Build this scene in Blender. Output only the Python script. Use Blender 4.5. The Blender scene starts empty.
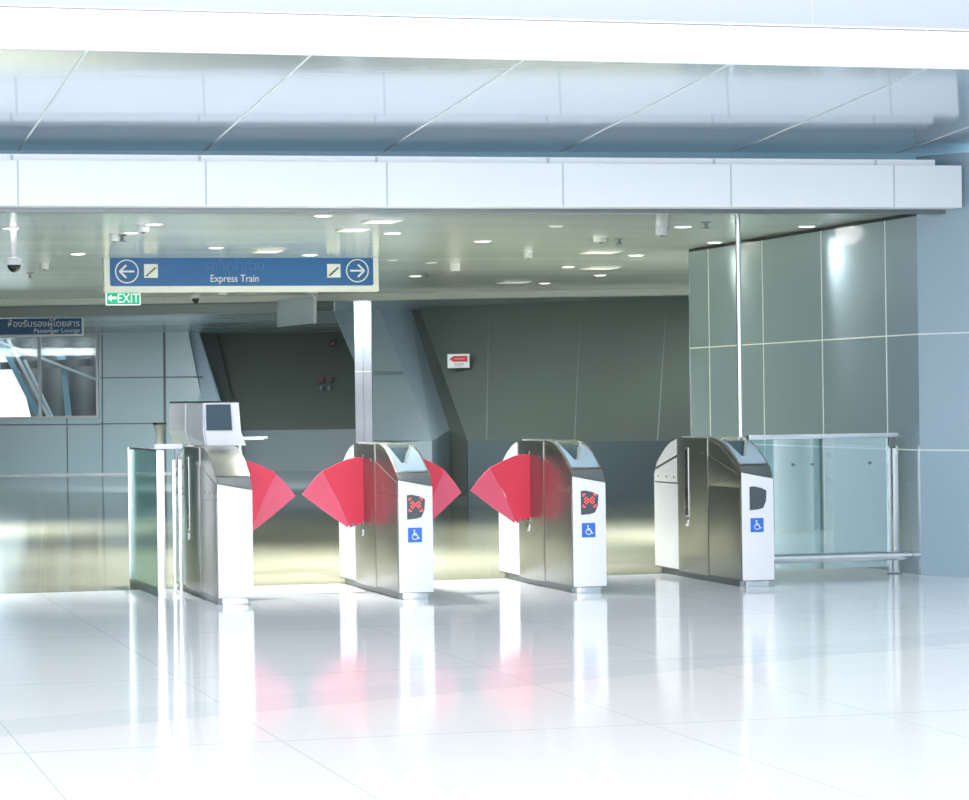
import bpy, bmesh, math
from mathutils import Vector, Matrix

SC = bpy.context.scene
COL = SC.collection
F = 2800.0; E = 1.4; ROLL = 0.0135
CX, CY = 484.5, 398.0
cr, sr = math.cos(ROLL), math.sin(ROLL)
YAW = math.radians(15)
ZC = 2.78          # ceiling height

# ---------------------------------------------------------------- survey helpers
def P(px, py, D):
    dx, dy = px-CX, py-CY
    return Vector(((dx*cr-dy*sr)/F*D, D, E-(dx*sr+dy*cr)/F*D))
def onz(px, py, z):
    dx, dy = px-CX, py-CY
    return P(px, py, (E-z)*F/(dx*sr+dy*cr))
def floorp(px, py): return onz(px, py, 0.0)
def ceilp(px, py, z=ZC): return onz(px, py, z)

# ---------------------------------------------------------------- materials
MATS = {}
def mat(name, col, rough=0.5, metal=0.0, spec=0.5, emit=None, estr=0.0, coat=0.0, alpha=None, aniso=0.0):
    m = bpy.data.materials.new(name); m.use_nodes = True
    b = m.node_tree.nodes['Principled BSDF']
    b.inputs['Base Color'].default_value = (*col, 1)
    b.inputs['Roughness'].default_value = rough
    b.inputs['Metallic'].default_value = metal
    b.inputs['Specular IOR Level'].default_value = spec
    b.inputs['Coat Weight'].default_value = coat
    b.inputs['Coat Roughness'].default_value = 0.08
    b.inputs['Anisotropic'].default_value = aniso
    if emit:
        b.inputs['Emission Color'].default_value = (*emit, 1)
        b.inputs['Emission Strength'].default_value = estr
    MATS[name] = m
    return m
def glassmat(name, tint, refl=1.0, rough=0.02, base=0.0):
    m = bpy.data.materials.new(name); m.use_nodes = True
    nt = m.node_tree; nt.nodes.clear()
    o = nt.nodes.new('ShaderNodeOutputMaterial'); mx = nt.nodes.new('ShaderNodeMixShader')
    t = nt.nodes.new('ShaderNodeBsdfTransparent'); g = nt.nodes.new('ShaderNodeBsdfGlossy')
    fr = nt.nodes.new('ShaderNodeFresnel'); fr.inputs['IOR'].default_value = 1.5
    ma = nt.nodes.new('ShaderNodeMath'); ma.operation = 'MULTIPLY_ADD'
    ma.inputs[1].default_value = refl; ma.inputs[2].default_value = base; ma.use_clamp = True
    t.inputs['Color'].default_value = (*tint, 1); g.inputs['Roughness'].default_value = rough
    g.inputs['Color'].default_value = (0.9, 0.97, 1, 1)
    L = nt.links
    L.new(fr.outputs[0], ma.inputs[0]); L.new(ma.outputs[0], mx.inputs[0])
    L.new(t.outputs[0], mx.inputs[1]); L.new(g.outputs[0], mx.inputs[2]); L.new(mx.outputs[0], o.inputs['Surface'])
    MATS[name] = m
    return m
def noisy(m, scale=(1, 1, 1), amt=0.08, rough_amt=0.0, bump=0.0):
    """multiply base colour by a stretched noise in object coordinates, for brushed or worn finishes"""
    nt = m.node_tree; b = nt.nodes['Principled BSDF']
    tc = nt.nodes.new('ShaderNodeTexCoord'); mp = nt.nodes.new('ShaderNodeMapping')
    mp.inputs['Scale'].default_value = scale
    n = nt.nodes.new('ShaderNodeTexNoise'); n.inputs['Scale'].default_value = 1.0; n.inputs['Detail'].default_value = 3
    nt.links.new(tc.outputs['Object'], mp.inputs[0]); nt.links.new(mp.outputs[0], n.inputs['Vector'])
    c = b.inputs['Base Color'].default_value[:3]
    mx = nt.nodes.new('ShaderNodeMix'); mx.data_type = 'RGBA'
    mx.inputs['A'].default_value = (*[v*(1-amt) for v in c], 1)
    mx.inputs['B'].default_value = (*[min(1, v*(1+amt)) for v in c], 1)
    nt.links.new(n.outputs['Fac'], mx.inputs['Factor']); nt.links.new(mx.outputs['Result'], b.inputs['Base Color'])
    if rough_amt:
        r = b.inputs['Roughness'].default_value
        mr = nt.nodes.new('ShaderNodeMapRange')
        mr.inputs['To Min'].default_value = max(0, r-rough_amt); mr.inputs['To Max'].default_value = r+rough_amt
        nt.links.new(n.outputs['Fac'], mr.inputs['Value']); nt.links.new(mr.outputs[0], b.inputs['Roughness'])
    if bump:
        bp = nt.nodes.new('ShaderNodeBump'); bp.inputs['Strength'].default_value = bump
        nt.links.new(n.outputs['Fac'], bp.inputs['Height']); nt.links.new(bp.outputs[0], b.inputs['Normal'])
    return m

STEEL = noisy(mat('brushed_steel', (0.335, 0.34, 0.32), 0.30, 1.0), (60, 60, 1.5), 0.10, 0.05)
STEEL_B = noisy(mat('bright_steel', (0.80, 0.82, 0.84), 0.22, 1.0), (2, 2, 60), 0.05, 0.04)
SILVER = mat('silver_white_panel', (0.78, 0.80, 0.86), 0.25, 0.25)
COLM = noisy(mat('column_steel', (0.32, 0.34, 0.38), 0.35, 0.9), (.5, .5, 1.6), 0.45, 0.05)
STEEL_D = mat('dark_steel', (0.20, 0.22, 0.23), 0.35, 0.9)
WHITE = noisy(mat('white_enamel', (0.74, 0.75, 0.80), 0.30, 0.0, 0.5), (3, 3, 3), 0.02)
FASCIA = noisy(mat('white_cladding', (0.92, 0.935, 0.955), 0.35), (0.7, 0.7, 3), 0.02)
JOINT = mat('grey_sealant', (0.60, 0.64, 0.68), 0.6)
JOINTL = mat('pale_sealant', (0.80, 0.84, 0.84), 0.5)
JOINTD = mat('dark_sealant', (0.10, 0.13, 0.15), 0.6)
SOFFIT = mat('glossy_soffit_panel', (0.70, 0.77, 0.84), 0.10, 0.55)
GAP = mat('blue_recess', (0.52, 0.84, 1.0), 0.5)
CEIL = mat('linear_ceiling_metal', (0.42, 0.44, 0.38), 0.14, 0.0, 0.6)
CEILFR = mat('cornice_metal', (0.50, 0.54, 0.49), 0.35, 0.2)
BULK = mat('bulkhead_metal', (0.13, 0.16, 0.15), 0.3, 0.3)
WALLR = noisy(mat('grey_wall_panel', (0.27, 0.355, 0.405), 0.17, 0.0, 0.6, coat=0.25), (0.6, 0.6, 0.6), 0.05)
WALLRB = noisy(mat('blue_grey_wall_panel', (0.34, 0.45, 0.53), 0.3, 0.0, 0.5), (0.6, 0.6, 0.6), 0.04)
WALLL = noisy(mat('pale_teal_wall_panel', (0.25, 0.37, 0.42), 0.3, 0.0, 0.5), (0.5, 0.5, 0.5), 0.05)
LEDGE = noisy(mat('grey_teal_lower_panel', (0.17, 0.22, 0.25), 0.35), (0.4, 0.4, 0.4), 0.06)
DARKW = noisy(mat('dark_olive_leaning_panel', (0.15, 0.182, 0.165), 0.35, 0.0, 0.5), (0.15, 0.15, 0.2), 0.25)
UPW = mat('pale_upper_cladding', (.48, .52, .57), .4)
SEAMG = mat('olive_seam', (.22, .26, .24), .5)
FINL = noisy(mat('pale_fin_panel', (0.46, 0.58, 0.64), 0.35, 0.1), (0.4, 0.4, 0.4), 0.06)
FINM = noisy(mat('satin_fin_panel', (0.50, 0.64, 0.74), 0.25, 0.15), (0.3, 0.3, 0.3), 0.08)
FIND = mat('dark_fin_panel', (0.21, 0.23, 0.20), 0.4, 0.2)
RED = mat('red_flap', (0.66, 0.028, 0.070), 0.35, emit=None)
PINK = mat('translucent_pink_flap', (0.66, 0.09, 0.16), 0.35)
BLUE = noisy(mat('sign_blue', (0.035, 0.15, 0.42), 0.35), (2, 2, 2), 0.06)
NAVY = mat('lounge_sign_blue', (0.02, 0.10, 0.24), 0.4)
SWHITE = mat('sign_white', (0.85, 0.87, 0.88), 0.4)
FADED = mat('faded_lettering_blue', (0.07, 0.20, 0.47), 0.5)
GREEN = mat('exit_green', (0.0, 0.42, 0.24), 0.4, emit=(0.0, 0.45, 0.25), estr=0.35)
EWHITE = mat('exit_white', (0.9, 0.95, 0.92), 0.4, emit=(0.9, 1, 0.95), estr=0.35)
ACCESS = mat('sticker_blue', (0.03, 0.15, 0.62), 0.35)
LED = mat('red_led', (0.8, 0.05, 0.05), 0.4, emit=(1.0, 0.08, 0.08), estr=1.1)
SCREEN = mat('dark_glass_screen', (0.035, 0.075, 0.10), 0.12, 0.0, 0.35)
DISP = mat('grey_display_glass', (0.07, 0.085, 0.10), 0.15, 0.0, 0.7)
READER = mat('pale_blue_reader_plate', (0.42, 0.54, 0.66), 0.2, 0.2)
ASH = mat('grey_painted_metal', (.17, .19, .19), .45)
BLACK = mat('black_plastic', (0.012, 0.013, 0.015), 0.25)
LAMP = mat('downlight_diffuser', (1, 1, 1), 0.5, emit=(1, 0.97, 0.88), estr=6)
SLOTL = mat('slot_diffuser', (0.8, 0.82, 0.76), 0.5, emit=(1, 0.98, 0.88), estr=0.25)
SIGNRED = mat('sign_red', (0.62, 0.02, 0.03), 0.4)
DRED = mat('dark_red_plastic', (0.07, 0.012, 0.015), 0.6)
GLASS = glassmat('green_tinted_glass', (0.78, 0.92, 0.91), 1.4, 0.02, 0.28)
GLASSL = glassmat('clear_green_glass', (0.72, 0.84, 0.80), 0.35, 0.02, 0.02)
GLASSW = glassmat('window_glass', (0.80, 0.88, 0.90), 0.12, 0.02, 0.0)
CORR = mat('brown_grey_sheeting', (0.085, 0.085, 0.085), 0.6)
FRAMEG = mat('grey_window_frame', (.42, .46, .48), .4)
STRUT = mat('pale_blue_painted_steel', (0.35, 0.52, 0.62), 0.4)
YCAP = mat('cream_cap', (0.75, 0.72, 0.52), 0.4)

# corrugation on the sheeting
def corrugate(m):
    nt = m.node_tree; b = nt.nodes['Principled BSDF']
    tc = nt.nodes.new('ShaderNodeTexCoord'); w = nt.nodes.new('ShaderNodeTexWave')
    w.inputs['Scale'].default_value = 0.55; w.bands_direction = 'X'; w.wave_profile = 'TRI'
    w.inputs['Distortion'].default_value = 0.4
    nt.links.new(tc.outputs['Object'], w.inputs['Vector'])
    r = nt.nodes.new('ShaderNodeMix'); r.data_type = 'RGBA'
    r.inputs['A'].default_value = (0.10, 0.10, 0.10, 1); r.inputs['B'].default_value = (0.24, 0.235, 0.225, 1)
    nt.links.new(w.outputs['Fac'], r.inputs['Factor']); nt.links.new(r.outputs['Result'], b.inputs['Base Color'])
corrugate(CORR)

# ceiling: linear metal planks running along the fascia, slightly uneven so the gloss breaks up
def ceilingmat(m):
    nt = m.node_tree; b = nt.nodes['Principled BSDF']; L = nt.links
    tc = nt.nodes.new('ShaderNodeTexCoord'); mp = nt.nodes.new('ShaderNodeMapping'); mp.vector_type = 'TEXTURE'
    mp.inputs['Rotation'].default_value = (0, 0, YAW)
    L.new(tc.outputs['Object'], mp.inputs[0])
    sx = nt.nodes.new('ShaderNodeSeparateXYZ'); L.new(mp.outputs[0], sx.inputs[0])
    def line(src, period, width):
        d = nt.nodes.new('ShaderNodeMath'); d.operation = 'DIVIDE'; d.inputs[1].default_value = period
        f = nt.nodes.new('ShaderNodeMath'); f.operation = 'FRACT'
        c = nt.nodes.new('ShaderNodeMath'); c.operation = 'LESS_THAN'; c.inputs[1].default_value = width/period
        L.new(src, d.inputs[0]); L.new(d.outputs[0], f.inputs[0]); L.new(f.outputs[0], c.inputs[0]); return c.outputs[0]
    l1 = line(sx.outputs['Y'], 1.25, 0.05); l2 = line(sx.outputs['X'], 1.27, 0.02)
    mx = nt.nodes.new('ShaderNodeMath'); mx.operation = 'MAXIMUM'; L.new(l1, mx.inputs[0]); L.new(l2, mx.inputs[1])
    n = nt.nodes.new('ShaderNodeTexNoise'); n.inputs['Scale'].default_value = 1.0
    mp2 = nt.nodes.new('ShaderNodeMapping'); mp2.inputs['Scale'].default_value = (0.25, 1.4, 1)
    L.new(mp.outputs[0], mp2.inputs[0]); L.new(mp2.outputs[0], n.inputs['Vector'])
    a = nt.nodes.new('ShaderNodeMix'); a.data_type = 'RGBA'
    a.inputs['A'].default_value = (0.46, 0.52, 0.53, 1); a.inputs['B'].default_value = (0.70, 0.77, 0.78, 1)
    L.new(n.outputs['Fac'], a.inputs['Factor'])
    c = nt.nodes.new('ShaderNodeMix'); c.data_type = 'RGBA'; c.inputs['B'].default_value = (0.62, 0.66, 0.62, 1)
    L.new(a.outputs['Result'], c.inputs['A']); L.new(mx.outputs[0], c.inputs['Factor'])
    L.new(c.outputs['Result'], b.inputs['Base Color'])
    bp = nt.nodes.new('ShaderNodeBump'); bp.inputs['Strength'].default_value = 0.25; bp.inputs['Distance'].default_value = 0.02
    L.new(n.outputs['Fac'], bp.inputs['Height']); L.new(bp.outputs[0], b.inputs['Normal'])
ceilingmat(CEIL)

# floor: polished stone tiles; white in front of a slanting line, grey behind it, beige beyond the gates
def floormat():
    m = mat('polished_stone_tiles', (0.8, 0.8, 0.8), 0.09, 0.0, 0.13)
    nt = m.node_tree; b = nt.nodes['Principled BSDF']; L = nt.links
    g = nt.nodes.new('ShaderNodeTexCoord')
    def M(op, a, b_=None, c=None):
        n = nt.nodes.new('ShaderNodeMath'); n.operation = op
        for i, v in enumerate((a, b_, c)):
            if v is None: continue
            if isinstance(v, (int, float)): n.inputs[i].default_value = v
            else: L.new(v, n.inputs[i])
        return n.outputs[0]
    def mix(f, a, b_):
        n = nt.nodes.new('ShaderNodeMix'); n.data_type = 'RGBA'
        for k, v in (('A', a), ('B', b_)):
            if isinstance(v, tuple): n.inputs[k].default_value = (*v, 1)
            else: L.new(v, n.inputs[k])
        if isinstance(f, (int, float)): n.inputs['Factor'].default_value = f
        else: L.new(f, n.inputs['Factor'])
        return n.outputs['Result']
    s = nt.nodes.new('ShaderNodeSeparateXYZ'); L.new(g.outputs['Object'], s.inputs[0])
    X, Y = s.outputs['X'], s.outputs['Y']
    ca, sa = math.cos(YAW), math.sin(YAW)
    U = M('ADD', M('MULTIPLY', X, ca), M('MULTIPLY', Y, sa))      # along the fascia
    V = M('SUBTRACT', M('MULTIPLY', Y, ca), M('MULTIPLY', X, sa)) # away from the hall
    # grout
    A = floorp(66, 800); B = floorp(379, 800); C = floorp(870, 800)
    u = [p.x*ca+p.y*sa for p in (A, B, C)]
    per = u[2]-u[0]
    def line(src, off, period, w):
        return M('LESS_THAN', M('ABSOLUTE', M('SUBTRACT', M('FRACT', M('ADD', M('DIVIDE', M('SUBTRACT', src, off), period), 100.5)), 0.5)), w/period)
    l1 = M('MAXIMUM', line(U, u[0], per, 0.004), line(U, u[1], per, 0.004))
    l2 = line(V, 0.35, 2.75, 0.010)
    grout = M('MAXIMUM', l1, l2)
    # slanting line: white in front, grey behind, slightly darker band along it
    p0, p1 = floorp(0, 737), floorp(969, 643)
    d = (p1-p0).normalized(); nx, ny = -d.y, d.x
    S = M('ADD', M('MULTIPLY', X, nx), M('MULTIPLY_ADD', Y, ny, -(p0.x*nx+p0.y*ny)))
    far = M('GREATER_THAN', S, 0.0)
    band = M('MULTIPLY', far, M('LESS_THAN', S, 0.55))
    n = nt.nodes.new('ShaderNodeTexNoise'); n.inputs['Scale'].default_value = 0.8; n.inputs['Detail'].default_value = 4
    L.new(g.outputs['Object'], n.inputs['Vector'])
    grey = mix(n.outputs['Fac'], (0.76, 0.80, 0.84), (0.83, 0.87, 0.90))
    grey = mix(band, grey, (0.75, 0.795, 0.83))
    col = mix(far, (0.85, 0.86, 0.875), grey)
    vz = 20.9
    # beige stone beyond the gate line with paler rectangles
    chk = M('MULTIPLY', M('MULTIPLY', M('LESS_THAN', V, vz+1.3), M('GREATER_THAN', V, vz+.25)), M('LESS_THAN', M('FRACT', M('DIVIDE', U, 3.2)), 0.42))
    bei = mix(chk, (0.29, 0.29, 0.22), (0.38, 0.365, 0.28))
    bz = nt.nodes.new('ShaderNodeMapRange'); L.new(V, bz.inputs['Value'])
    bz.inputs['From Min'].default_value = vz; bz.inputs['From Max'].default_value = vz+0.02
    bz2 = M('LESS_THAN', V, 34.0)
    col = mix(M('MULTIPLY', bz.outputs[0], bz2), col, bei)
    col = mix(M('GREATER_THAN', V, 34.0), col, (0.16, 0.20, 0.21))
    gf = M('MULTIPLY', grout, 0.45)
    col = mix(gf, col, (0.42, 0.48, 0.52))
    L.new(col, b.inputs['Base Color'])
    n2 = nt.nodes.new('ShaderNodeTexNoise'); n2.inputs['Scale'].default_value = 1.6; n2.inputs['Detail'].default_value = 2
    L.new(g.outputs['Object'], n2.inputs['Vector'])
    bp = nt.nodes.new('ShaderNodeBump'); bp.inputs['Strength'].default_value = 0.05; bp.inputs['Distance'].default_value = 0.02
    L.new(n2.outputs['Fac'], bp.inputs['Height']); L.new(bp.outputs[0], b.inputs['Normal'])
    return m
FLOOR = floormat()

# ---------------------------------------------------------------- mesh builder
class MB:
    def __init__(s): s.bm = bmesh.new()
    def face(s, pts, m=0):
        vs = [s.bm.verts.new(Vector(p)) for p in pts]
        f = s.bm.faces.new(vs); f.material_index = m; return s
    def box(s, x0, x1, y0, y1, z0, z1, m=0):
        return s.hexa([(x0,y0,z0),(x1,y0,z0),(x1,y1,z0),(x0,y1,z0)], [(x0,y0,z1),(x1,y0,z1),(x1,y1,z1),(x0,y1,z1)], m)
    def hexa(s, bot, top, m=0): return s.loft([bot, top], m)
    def loft(s, rings, m=0, cap=True):
        R = [[s.bm.verts.new(Vector(p)) for p in r] for r in rings]; n = len(R[0])
        for a, b in zip(R, R[1:]):
            for i in range(n):
                f = s.bm.faces.new((a[i], a[(i+1) % n], b[(i+1) % n], b[i])); f.material_index = m
        if cap:
            for r in (R[0], R[-1]):
                f = s.bm.faces.new(r); f.material_index = m
        return s
    def slab(s, pts, vec, m=0):
        """polygon pts given thickness by vector vec"""
        v = Vector(vec); return s.loft([pts, [Vector(p)+v for p in pts]], m)
    def tube(s, p0, p1, r0, r1=None, n=20, m=0):
        p0, p1 = Vector(p0), Vector(p1); r1 = r0 if r1 is None else r1
        d = (p1-p0).normalized(); a = d.orthogonal().normalized(); b = d.cross(a)
        ring = lambda p, r: [p+(a*math.cos(t)+b*math.sin(t))*r for t in [2*math.pi*i/n for i in range(n)]]
        return s.loft([ring(p0, r0), ring(p1, r1)], m)
    def lathe(s, prof, c=(0, 0, 0), n=24, m=0):
        c = Vector(c)
        return s.loft([[c+Vector((r*math.cos(t), r*math.sin(t), z)) for t in [2*math.pi*i/n for i in range(n)]] for r, z in prof], m)
    def strip(s, pts, w, frame, t=0.002, m=0, closed=False):
        """a flat stroke along 2-D pts; frame = (origin, right, up, out)"""
        o, R, U, N = frame; n = len(pts)
        for i in range(n if closed else n-1):
            a = Vector(pts[i]); b = Vector(pts[(i+1) % n]); d = (b-a)
            if d.length < 1e-9: continue
            d.normalize(); q = Vector((-d.y, d.x))*w/2; a2 = a-d*w*0.2; b2 = b+d*w*0.2
            quad = [o+R*p.x+U*p.y for p in (a2-q, b2-q, b2+q, a2+q)]
            s.slab(quad, N*t, m)
        return s
    def build(s, name, mats, parent=None, bevel=0.0, smooth=True, seg=2):
        bm = s.bm
        bmesh.ops.recalc_face_normals(bm, faces=bm.faces[:])
        if bevel:
            es = [e for e in bm.edges if len(e.link_faces) == 2 and e.calc_face_angle(0) > 0.6]
            bmesh.ops.bevel(bm, geom=es, offset=bevel, segments=seg, profile=0.7, affect='EDGES')
        for e in bm.edges:
            if len(e.link_faces) == 2 and e.calc_face_angle(0) > math.radians(32): e.smooth = False
        for f in bm.faces: f.smooth = smooth
        me = bpy.data.meshes.new(name); bm.to_mesh(me); bm.free()
        for mm in (mats if isinstance(mats, (list, tuple)) else [mats]): me.materials.append(mm)
        o = bpy.data.objects.new(name, me); COL.objects.link(o)
        if parent is not None: o.parent = parent
        return o

def empty(name, loc, rz=0.0):
    o = bpy.data.objects.new(name, None); COL.objects.link(o)
    o.location = loc; o.rotation_euler = (0, 0, rz); o.empty_display_size = 0.2
    return o
def tag(o, label, cat, group=None):
    o['label'] = label; o['category'] = cat
    if group: o['group'] = group
    return o
def struct(o): o['kind'] = 'structure'; return o
def lettering(name, body, size, matl, parent, loc, align='LEFT', depth=0.002, sx=1.0):
    """text in the local XZ plane of its parent, facing -Y"""
    cu = bpy.data.curves.new('t', 'FONT'); cu.body = body; cu.size = size; cu.align_x = align; cu.extrude = depth
    t = bpy.data.objects.new('t', cu); COL.objects.link(t)
    bpy.context.view_layer.update()
    me = bpy.data.meshes.new_from_object(t.evaluated_get(bpy.context.evaluated_depsgraph_get()))
    bpy.data.objects.remove(t); bpy.data.curves.remove(cu)
    me.transform(Matrix.Scale(sx, 4, (1, 0, 0))); me.transform(Matrix.Rotation(math.pi/2, 4, 'X'))
    me.materials.clear(); me.materials.append(matl)
    o = bpy.data.objects.new(name, me); COL.objects.link(o); o.parent = parent; o.location = loc
    return o
FR = (Vector((0, 0, 0)), Vector((1, 0, 0)), Vector((0, 0, 1)), Vector((0, -1, 0)))
def frame(x, y, z, R=(1, 0, 0), U=(0, 0, 1), N=(0, -1, 0)): return (Vector((x, y, z)), Vector(R), Vector(U), Vector(N))
def arc(cx, cz, r, a0, a1, n=24): return [(cx+r*math.cos(math.radians(a0+(a1-a0)*i/n)), cz+r*math.sin(math.radians(a0+(a1-a0)*i/n))) for i in range(n+1)]

# ================================================================= SETTING
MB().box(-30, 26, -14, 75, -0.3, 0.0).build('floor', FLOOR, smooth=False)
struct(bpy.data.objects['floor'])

uX = Vector((math.cos(YAW), math.sin(YAW), 0)); uY = Vector((-math.sin(YAW), math.cos(YAW), 0))

# lower fascia (white box beam above the gates)
La, Lb = P(0, 205, 19.4), P(962, 207.5, 21.0); La.z = Lb.z = 0
ld = (Lb-La).normalized(); ln = Vector((-ld.y, ld.x, 0))
Lleft = La-ld*9.0
zt = 3.095
m = MB()
m.slab([Lleft+Vector((0,0,ZC)), Lb+Vector((0,0,ZC)), Lb+Vector((0,0,zt)), Lleft+Vector((0,0,zt))], ln*0.22)
m.slab([Lleft+ln*0.03+Vector((0,0,zt)), Lb-ld*0.20+ln*0.03+Vector((0,0,zt)), Lb-ld*0.20+ln*0.03+Vector((0,0,zt+0.045)), Lleft+ln*0.03+Vector((0,0,zt+0.045))], ln*0.16)
def pt_on_line(px, A, d):     # plan point of line A + t d seen at column px (near mid height)
    k = (px-CX)/F
    t = (k*A.y-A.x)/(d.x-k*d.y); return A+d*t
for px in (-168, 22, 210, 391, 567, 735, 898):
    q = pt_on_line(px-2, La, ld)
    m.slab([q+Vector((0,0,ZC+.002)), q+ld*0.012+Vector((0,0,ZC+.002)), q+ld*0.012+Vector((0,0,zt-.002)), q+Vector((0,0,zt-.002))], -ln*0.003, 1)
for px in (17, 205, 382, 554, 720, 882):
    q = pt_on_line(px-3, La, ld)+ln*0.03
    m.slab([q+Vector((0,0,zt)), q+ld*0.02+Vector((0,0,zt)), q+ld*0.02+Vector((0,0,zt+0.04)), q+Vector((0,0,zt+0.04))], -ln*0.004, 2)
# shadow gap rail under the beam
m.slab([Lleft+ln*0.22+Vector((0,0,ZC-.03)), Lb+ln*0.22+Vector((0,0,ZC-.03)), Lb+ln*0.22+Vector((0,0,ZC+.05)), Lleft+ln*0.22+Vector((0,0,ZC+.05))], ln*0.10, 3)
struct(m.build('trim_1', [FASCIA, JOINT, JOINT, STEEL_D], smooth=False))

# ceiling slab, from the fascia to the far walls
cl = Lleft+ln*0.25; crr = Lb+ln*0.25
m = MB()
pl = [Vector((cl.x, cl.y, ZC)), Vector((crr.x, crr.y, ZC)), Vector((crr.x+.2, 44, ZC)), Vector((cl.x-8, 70, ZC))]
pl = [cl+Vector((0,0,ZC)), crr+Vector((0,0,ZC)), Vector((3.9, 36, ZC)), Vector((10, 59.5, ZC)), Vector((-15.5, 59.5, ZC))]
m.slab(pl, (0, 0, 0.2))
struct(m.build('ceiling', CEIL, smooth=False))

# upper fascia
Ua, Ub = P(0, 48, 16.18), P(969, 69, 17.89); zu = 3.46; Ua.z = Ub.z = 0
ud = (Ub-Ua).normalized(); un = Vector((-ud.y, ud.x, 0))
Ul, Ur = Ua-ud*6, Ub+ud*1.6
ztop = 3.715
V3 = lambda p, z: Vector((p.x, p.y, z))
m = MB()
m.slab([V3(Ul, zu), V3(Ur, zu), V3(Ur, ztop), V3(Ul, ztop)], un*0.2)
for px in (-142, 91, 315, 528, 734, 932):
    q = pt_on_line(px, Ua, ud)
    m.slab([V3(q, zu), V3(q+ud*0.008, zu), V3(q+ud*0.008, ztop), V3(q, ztop)], -un*0.003, 1)
struct(m.build('trim_2', [FASCIA, JOINT], smooth=False))
# glossy soffit falling back from the upper fascia
slope = -0.063; depth = 5.2
m = MB()
bk = lambda p: p+Vector((-.265, .964, 0))*depth+Vector((0, 0, slope*depth))
a0, a1 = V3(Ul, zu+.002)+un*0.2, V3(Ur, zu+.002)+un*.2
a0 = V3(Ul, zu+.001)+un*0.02; a1 = V3(Ur, zu+.001)+un*0.02
m.slab([a0, a1, bk(a1), bk(a0)], (0, 0, 0.15))
for px in (-142, 91, 315, 528, 734, 932, 1120):
    q = V3(pt_on_line(px, Ua, ud), zu)+un*0.02
    m.slab([q, q+ud*0.013, bk(q+ud*0.013), bk(q)], (0, 0, -0.003), 1)
struct(m.build('trim_3', [SOFFIT, JOINTL], smooth=False))
# recess behind the lower beam
m = MB()
b0 = Lleft+ln*.62; b1 = Lb+ln*.62+ld*.35
m.slab([V3(b0, ZC+.21), V3(b1, ZC+.21), V3(b1, 3.6), V3(b0, 3.6)], ln*0.1)
struct(m.build('trim_4', GAP, smooth=False))
# set-back wall above the upper fascia
m = MB()
w0, w1 = Ul+un*0.35, Ur+un*0.35
m.slab([V3(w0, zu+.12), V3(w1, zu+.12), V3(w1, 6.5), V3(w0, 6.5)], un*0.2)
for px in (195, 515, 817):
    q = pt_on_line(px, Ua+un*0.35, ud)
    m.slab([V3(q, 3.7), V3(q+ud*0.006, 3.7), V3(q+ud*0.006, 6.5), V3(q, 6.5)], -un*0.003, 1)
m.slab([V3(Ul, ztop-.02), V3(Ur, ztop-.02), V3(Ur+un*.36, ztop-.02), V3(Ul+un*.36, ztop-.02)], (0,0,.01))
struct(m.build('wall_upper', [UPW, JOINT], smooth=False))

# right wall
R0 = V3(P(921.5, 575, 21.40), 0); R1 = V3(P(691, 400, 26.4), 0)
rd = (R0-R1).normalized()            # towards the hall
rn = Vector((rd.y, -rd.x, 0))        # into the wall (right)
if rn.x < 0: rn = -rn
Rn = V3(P(985, 578, 20.98), 0); Rh = Rn+Vector((.5, -1.6, 0))
m = MB()
m.slab([V3(R1, 0), V3(R0, 0), V3(R0, ZC-.03), V3(R1, ZC-.03)], rn*0.5)
def wallpt(px): return V3(pt_on_line(px, R1, rd), 0)
for px in (710, 764, 823, 887):
    q = wallpt(px)
    m.slab([V3(q, 0.01), V3(q+rd*0.012, 0.01), V3(q+rd*0.012, ZC-.031), V3(q, ZC-.031)], -rn*0.004, 1)
for z_ in (1.838, .952): m.slab([V3(R1, z_), V3(R0, z_), V3(R0, z_+.010), V3(R1, z_+.010)], -rn*0.004, 1)
m.slab([V3(R1, ZC-.032), V3(R0, ZC-.032), V3(R0, ZC-.004), V3(R1, ZC-.004)], -rn*0.006+rn*.03, 2)
struct(m.build('wall_right', [WALLR, JOINTL, BLACK], smooth=False))
m = MB()
for a_, b_ in ((R0, Rn), (Rn, Rh)):
    m.slab([V3(a_, 0), V3(b_, 0), V3(b_, 3.20), V3(a_, 3.20)], rn*0.5)
    for z_ in (1.838, .952): m.slab([V3(a_, z_), V3(b_, z_), V3(b_, z_+.010), V3(a_, z_+.010)], -rn*0.003, 1)
struct(m.build('wall_front_right', [WALLRB, JOINTL], smooth=False))

# far right-hand wall bay: low ledge panel and dark wall leaning back
def quadwall(name, pts, mats, th=(0, .25, 0), joints=(), jm=1):
    m = MB(); m.slab(pts, th, 0)
    for a, b, w in joints:
        a, b = Vector(a), Vector(b); d = (b-a).normalized()
        side = Vector((0, 0, 1)) if abs(d.z) < 0.5 else Vector((1, 0, 0))
        m.slab([a, b, b+side*w, a+side*w], (0, -.01, 0), jm)
    return struct(m.build(name, mats, smooth=False))
gA, gB = P(425, 441, 40.4), P(800, 441, 36.0)
gA.z = gB.z = 0.79
gL = V3(pt_on_line(467, gA, (gB-gA).normalized()), .79)
quadwall('wall_back', [V3(gL, 0), V3(gB, 0), gB, gL], [LEDGE, JOINTD], joints=[(V3(P(483, 400, 39.75), .02)+Vector((0,-.02,0)), V3(P(483, 400, 39.75), .78)+Vector((0,-.02,0)), .03), (V3(P(580,400,38.6),.02)+Vector((0,-.02,0)), V3(P(580,400,38.6),.78)+Vector((0,-.02,0)), .03)])
lean = Vector((-.8, 2.9, 0)); gW = gA.copy(); gA = V3(pt_on_line(467, gW, (gB-gW).normalized()), .79)
hA, hB = V3(gA, ZC)+lean*.9, V3(gB, ZC)+lean*.9
m = MB(); m.slab([V3(gA, .79), V3(gB, .79), hB, hA], (0, .2, 0))
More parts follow.
